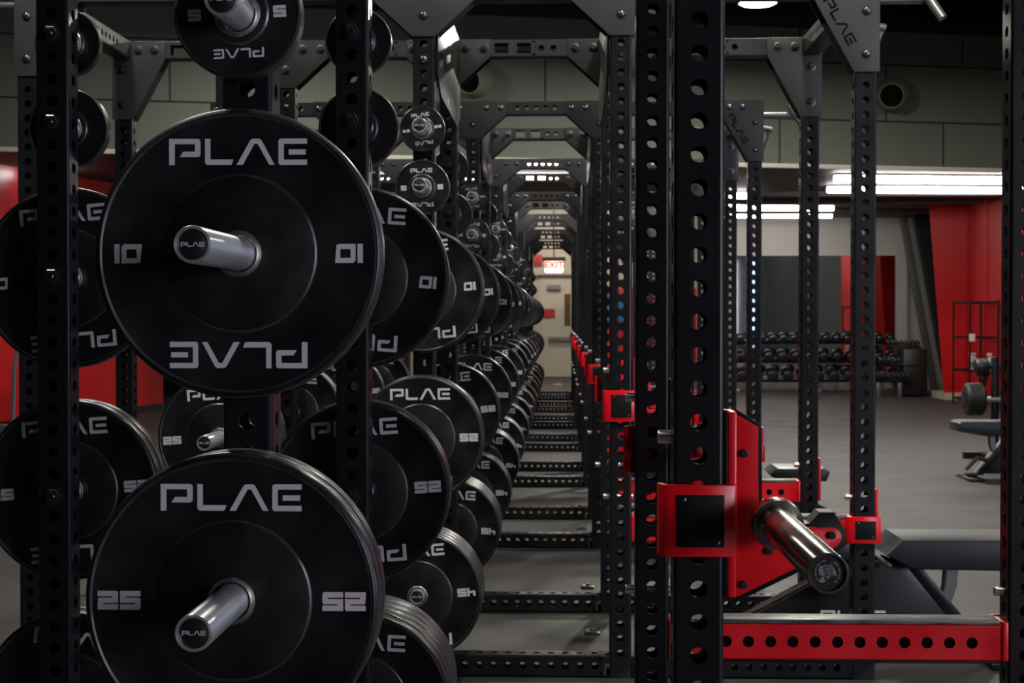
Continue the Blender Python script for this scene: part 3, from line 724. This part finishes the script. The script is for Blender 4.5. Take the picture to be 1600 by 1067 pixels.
# leaning dark and pale braces right of the mirror
def leaning(x0, x1, z0, z1, wd, y, m, label):
    bm = bmesh.new(); A = [(x0, z0), (x0+wd, z0), (x1+wd, z1), (x1, z1)]; prism(bm, A, 'Y', y, y+.22, bev=.005)
    o = link('leaning_column', mesh('leaning_column', bm, m, 30)); tag(o, label, 'column', 'leaning columns by the mirror')
leaning(6.55, 5.99, 0, ZS, .30, 25.6, 'dark', 'black column leaning left, beside the red pillar')
leaning(6.40, 5.84, 0, ZS, .09, 25.95, 'bulk', 'grey-green slim column leaning left behind the black one')
st('trim_6', bx(5.84, 6.02, 26.3, 26.399, 0, ZC+1.2), 'white')

# round air nozzles on the soffit
def nozzle(x, z, label):
    t = thing('air_nozzle', label, 'air vent', (x, on_soffit(x)-.07, z), an-R(32), 'round air nozzles on the soffit')
    bm = bmesh.new(); lathe(bm, [(.165, .0), (.20, -.01), (.205, -.05), (.17, -.16), (.145, -.26), (.135, -.265), (.130, -.25), (.125, -.02)], 40)
    for f in [f for f in bm.faces if len(f.verts) > 4]: bm.faces.remove(f)
    link('nozzle_ring', mesh('nozzle_ring', bm, 'nozzle', 35), t, label='pale greenish plastic ring')
    bm = bmesh.new(); lathe(bm, [(.129, -.225), (.0001, -.215)], 40); link('nozzle_throat', mesh('nozzle_throat', bm, 'matte', 35), t, label='dark opening'); t.rotation_euler[0] = R(12)
nozzle(-.93, ZC+2.64, 'round pale air nozzle on the soffit above the row of racks')
nozzle(3.90, ZC+2.62, 'round pale air nozzle on the soffit, behind the right rack posts')

# ---------------------------------------------------------------- dumbbell racks
def db_mesh(r, L):
    bm = bmesh.new()
    for s in (-1, 1): lathe(bm, [(r*.7, s*(L/2)), (r, s*(L/2-.012)), (r, s*(L/2-.06)), (r*.8, s*(L/2-.072))], 12, 'Y')
    lathe(bm, [(.016, -L/2+.06), (.018, 0), (.016, L/2-.06)], 10, 'Y')
    return mesh('dumbbell', bm, 'dbell', 30)
DB = [db_mesh(.062, .28), db_mesh(.078, .32), db_mesh(.090, .36)]
DBS = [db_mesh(.040, .20), db_mesh(.046, .22), db_mesh(.052, .24)]
def db_rack(x0, x1, y, tiers, meshes, n, name_, skew=0):
    t = thing('dumbbell_rack', name_, 'dumbbell rack', ((x0+x1)/2, y, 0))
    hx = (x1-x0)/2
    for i, (z, dy) in enumerate(tiers):
        bm = bmesh.new(); rm = Matrix.Rotation(R(14), 3, 'X')
        box(bm, (skew*i, dy-.10, z), (2*hx, .05, .012), rm); box(bm, (skew*i, dy+.10, z+.05), (2*hx, .05, .012), rm); box(bm, (skew*i, dy-.128, z+.006), (2*hx, .01, .05), rm)
        link('shelf', mesh('shelf', bm, 'frame', 30), t)
    for s in (-1, 0, 1):
        bm = bmesh.new(); bx(s*(hx-.04)-.03, s*(hx-.04)+.03, .02, .10, .01, tiers[-1][0]+.05, bm); bx(s*(hx-.04)-.035, s*(hx-.04)+.035, -.35, .30, 0, .06, bm, .005)
        link('leg', mesh('rack_leg', bm, 'greysteel', 30), t)
    return t, hx
tiers = [(.20, -.16), (.52, -.04), (.84, .08)]
t, hx = db_rack(2.95, 5.75, 25.75, tiers, DB, 14, 'long black dumbbell rack in front of the wall mirror')
SH = ['bottom', 'middle', 'top']
cnt = ['first', 'second', 'third', 'fourth', 'fifth', 'sixth', 'seventh', 'eighth', 'ninth', 'tenth', 'eleventh', 'twelfth', 'thirteenth', 'fourteenth', 'fifteenth', 'sixteenth']
for i, (z, dy) in enumerate(tiers):
    me = DB[2-i]; n = (11, 12, 15)[i]; r = (.090, .078, .062)[i]
    for j in range(n):
        o = link('dumbbell', me, None, (4.35-hx+.12+(2*hx-.24)*j/(n-1), 25.75+dy, z+.025+r), (R(14), 0, 0))
        tag(o, f'black dumbbell, {cnt[j]} from the left on the {SH[i]} shelf before the mirror', 'dumbbell', f'dumbbells on the {SH[i]} shelf by the mirror')
tiers2 = [(.28, -.30), (.52, -.05), (.80, .18)]
t = thing('dumbbell_rack', 'short stepped rack of light dumbbells beside the leaning red pillar', 'dumbbell rack', (5.5, 24.5, 0))
for i, (z, dy) in enumerate(tiers2):
    x0, x1 = (-.52, .10) if i == 0 else ((-.36, .24) if i == 1 else (-.18, .36))
    bm = bmesh.new(); box(bm, ((x0+x1)/2, dy, z), (x1-x0, .24, .015), Matrix.Rotation(R(12), 3, 'X')); link('shelf', mesh('shelf', bm, 'frame', 30), t)
    for j in range(8):
        o = link('dumbbell', DBS[2-i], None, (5.5+x0+.04+(x1-x0-.08)*j/7, 24.5+dy, z+.07), (R(12), 0, 0)); o.scale = (.75, .75, .75)
        tag(o, f'small black dumbbell, {cnt[j]} from the left on the {["lowest", "middle", "highest"][i]} step beside the red pillar', 'dumbbell', f'light dumbbells on the {["lowest", "middle", "highest"][i]} step')
bm = bmesh.new(); bx(.02, .40, -.15, .38, .02, .76, bm, .01); link('side_panel', mesh('side_panel', bm, 'cap', 30), t)
for x in (-.42, -.08):
    bm = bmesh.new(); bx(x-.03, x+.03, -.36, -.28, 0, .27, bm, .005); link('leg', mesh('rack_leg', bm, 'greysteel', 30), t)

# wire shelf with spray bottles on the red wall
t = thing('shelving_unit', 'black open wire shelving unit standing against the bright red wall', 'shelves', (6.02, 22.0, 0))
for x in (-.20, .20):
    for y in (-.45, .45):
        bm = bmesh.new(); bx(x-.012, x+.012, y-.012, y+.012, 0, 1.52, bm); link('post', mesh('post', bm, 'frame', 30), t)
for z in (.10, .52, 1.0, 1.50):
    bm = bmesh.new()
    for y in (-.45, .45): bx(-.2, .2, y-.008, y+.008, z-.03, z, bm)
    for x in (-.2, .2): bx(x-.008, x+.008, -.45, .45, z-.03, z, bm)
    for q in range(9): bx(-.2, .2, -.40+q*.1-.003, -.40+q*.1+.003, z-.006, z, bm)
    link('shelf', mesh('wire_shelf', bm, 'frame', 30), t)
def bottle(x, y, label):
    t = thing('spray_bottle', label, 'spray bottle', (x, y, .522), 0, 'spray bottles on the wire shelf')
    bm = bmesh.new(); lathe(bm, [(.034, 0), (.038, .01), (.038, .13), (.030, .165), (.014, .19), (.014, .205)], 20, 'Z'); link('body', mesh('bottle_body', bm, 'white', 40), t)
    bm = bmesh.new(); lathe(bm, [(.0386, .035), (.0386, .115)], 20, 'Z'); link('label', mesh('bottle_label', bm, 'greenl', 40), t, label='green label')
    bm = bmesh.new(); bx(-.045, .025, -.014, .014, .205, .24, bm, .005); bx(-.034, -.026, -.008, .008, .165, .21, bm); link('spray_head', mesh('spray_head', bm, 'white', 40), t)
bottle(5.90, 21.75, 'white spray bottle with green label, frontmost of the pair on the wire shelf')
bottle(5.99, 21.95, 'white spray bottle with green label, rear of the pair on the wire shelf')
bottle(6.12, 21.60, 'white spray bottle standing alone at the right of the wire shelf')
tag(link('paper_tag', mesh('paper_tag', bx(5.80, 5.88, 21.50, 21.53, .93, 1.04, None, .002), 'white')), 'small white card hanging from the wire shelf edge', 'card')

# ---------------------------------------------------------------- lamps
bm = bmesh.new(); lathe(bm, [(.06, .34), (.10, .30), (.12, .16), (.17, .05), (.185, .0), (.178, .0), (.16, .05)], 32, 'Z'); BAYB = mesh('bay_body', bm, 'lampbody', 35)
bm = bmesh.new(); lathe(bm, [(.172, .012), (.14, -.010), (.0001, -.018)], 32, 'Z'); BAYL = mesh('bay_lens', bm, 'bay', 50)
lamp_words = ['over the aisle near the soffit', 'over the far left racks', 'over the right floor near the soffit', 'over the middle racks', 'over the middle left racks', 'over the middle right floor', 'over the nearest racks', 'over the nearest left racks', 'over the near right floor', '']
for i, (p, pw) in enumerate(BAYS):
    t = thing('high_bay_lamp', 'round glowing high bay ceiling lamp hanging ' + lamp_words[i], 'ceiling lamp', p, 0, 'high bay ceiling lamps')
    link('housing', BAYB, t); link('lens', BAYL, t, label='glowing lens')
    bm = bmesh.new(); rod(bm, [(0, 0, .34), (0, 0, 5.4-p[2])], .01, 8); link('stem', mesh('bay_stem', bm, 'lampbody', 40), t)
    ld = bpy.data.lights.new('bay_light', 'AREA'); ld.shape = 'DISK'; ld.size = .34; ld.energy = pw; ld.color = BAYCOL
    link('bay_light', ld, t, (0, 0, -.03))
TUBES = [(3.30, 6.0, 18.5, .13), (3.50, 6.2, 20.0, .08), (1.7, 2.62, 20.8, .1), (1.2, 2.66, 22.4, .1), (2.66, 4.20, 23.2, .1), (2.3, 4.47, 24.8, .1), (-.9, .08, 16.96, .235), (-2.2, .20, 18.3, .03), (-1.6, 1.5, 27.5, 0), (-1.6, 1.5, 30.3, 0), (-6.06, -5.74, 17.35, .2)]
tube_words = ['nearest of the right pair', 'rear of the right pair', 'short one beyond the aisle', 'before the mirror, left', 'before the mirror, upper', 'before the mirror, lowest', 'over the rack aisle, nearest', 'over the rack aisle, second', 'over the corridor', 'over the far door', 'beside the left red wall']
for i, (x0, x1, y, sl_) in enumerate(TUBES):
    t = thing('linear_ceiling_light', 'long white glowing ceiling light under the inner ceiling, ' + tube_words[i], 'ceiling light', ((x0+x1)/2, y, (ZS if i not in (8, 9) else ZH)-.062), math.atan(sl_))
    if i in (6, 7): t.location.z = ZS-.034; t.scale = (1, .7, .70)
    hx = (x1-x0)/2
    link('diffuser', mesh('tube_diffuser', bx(-hx, hx, -.05, .05, -.040, .040, None, .02), 'tubefar' if i in (8, 9) else 'tube'), t, label='glowing diffuser')
    bm = bmesh.new(); bx(-hx, hx, -.055, .055, .040, .062, bm)
    link('housing', mesh('tube_housing', bm, 'white', 30), t)
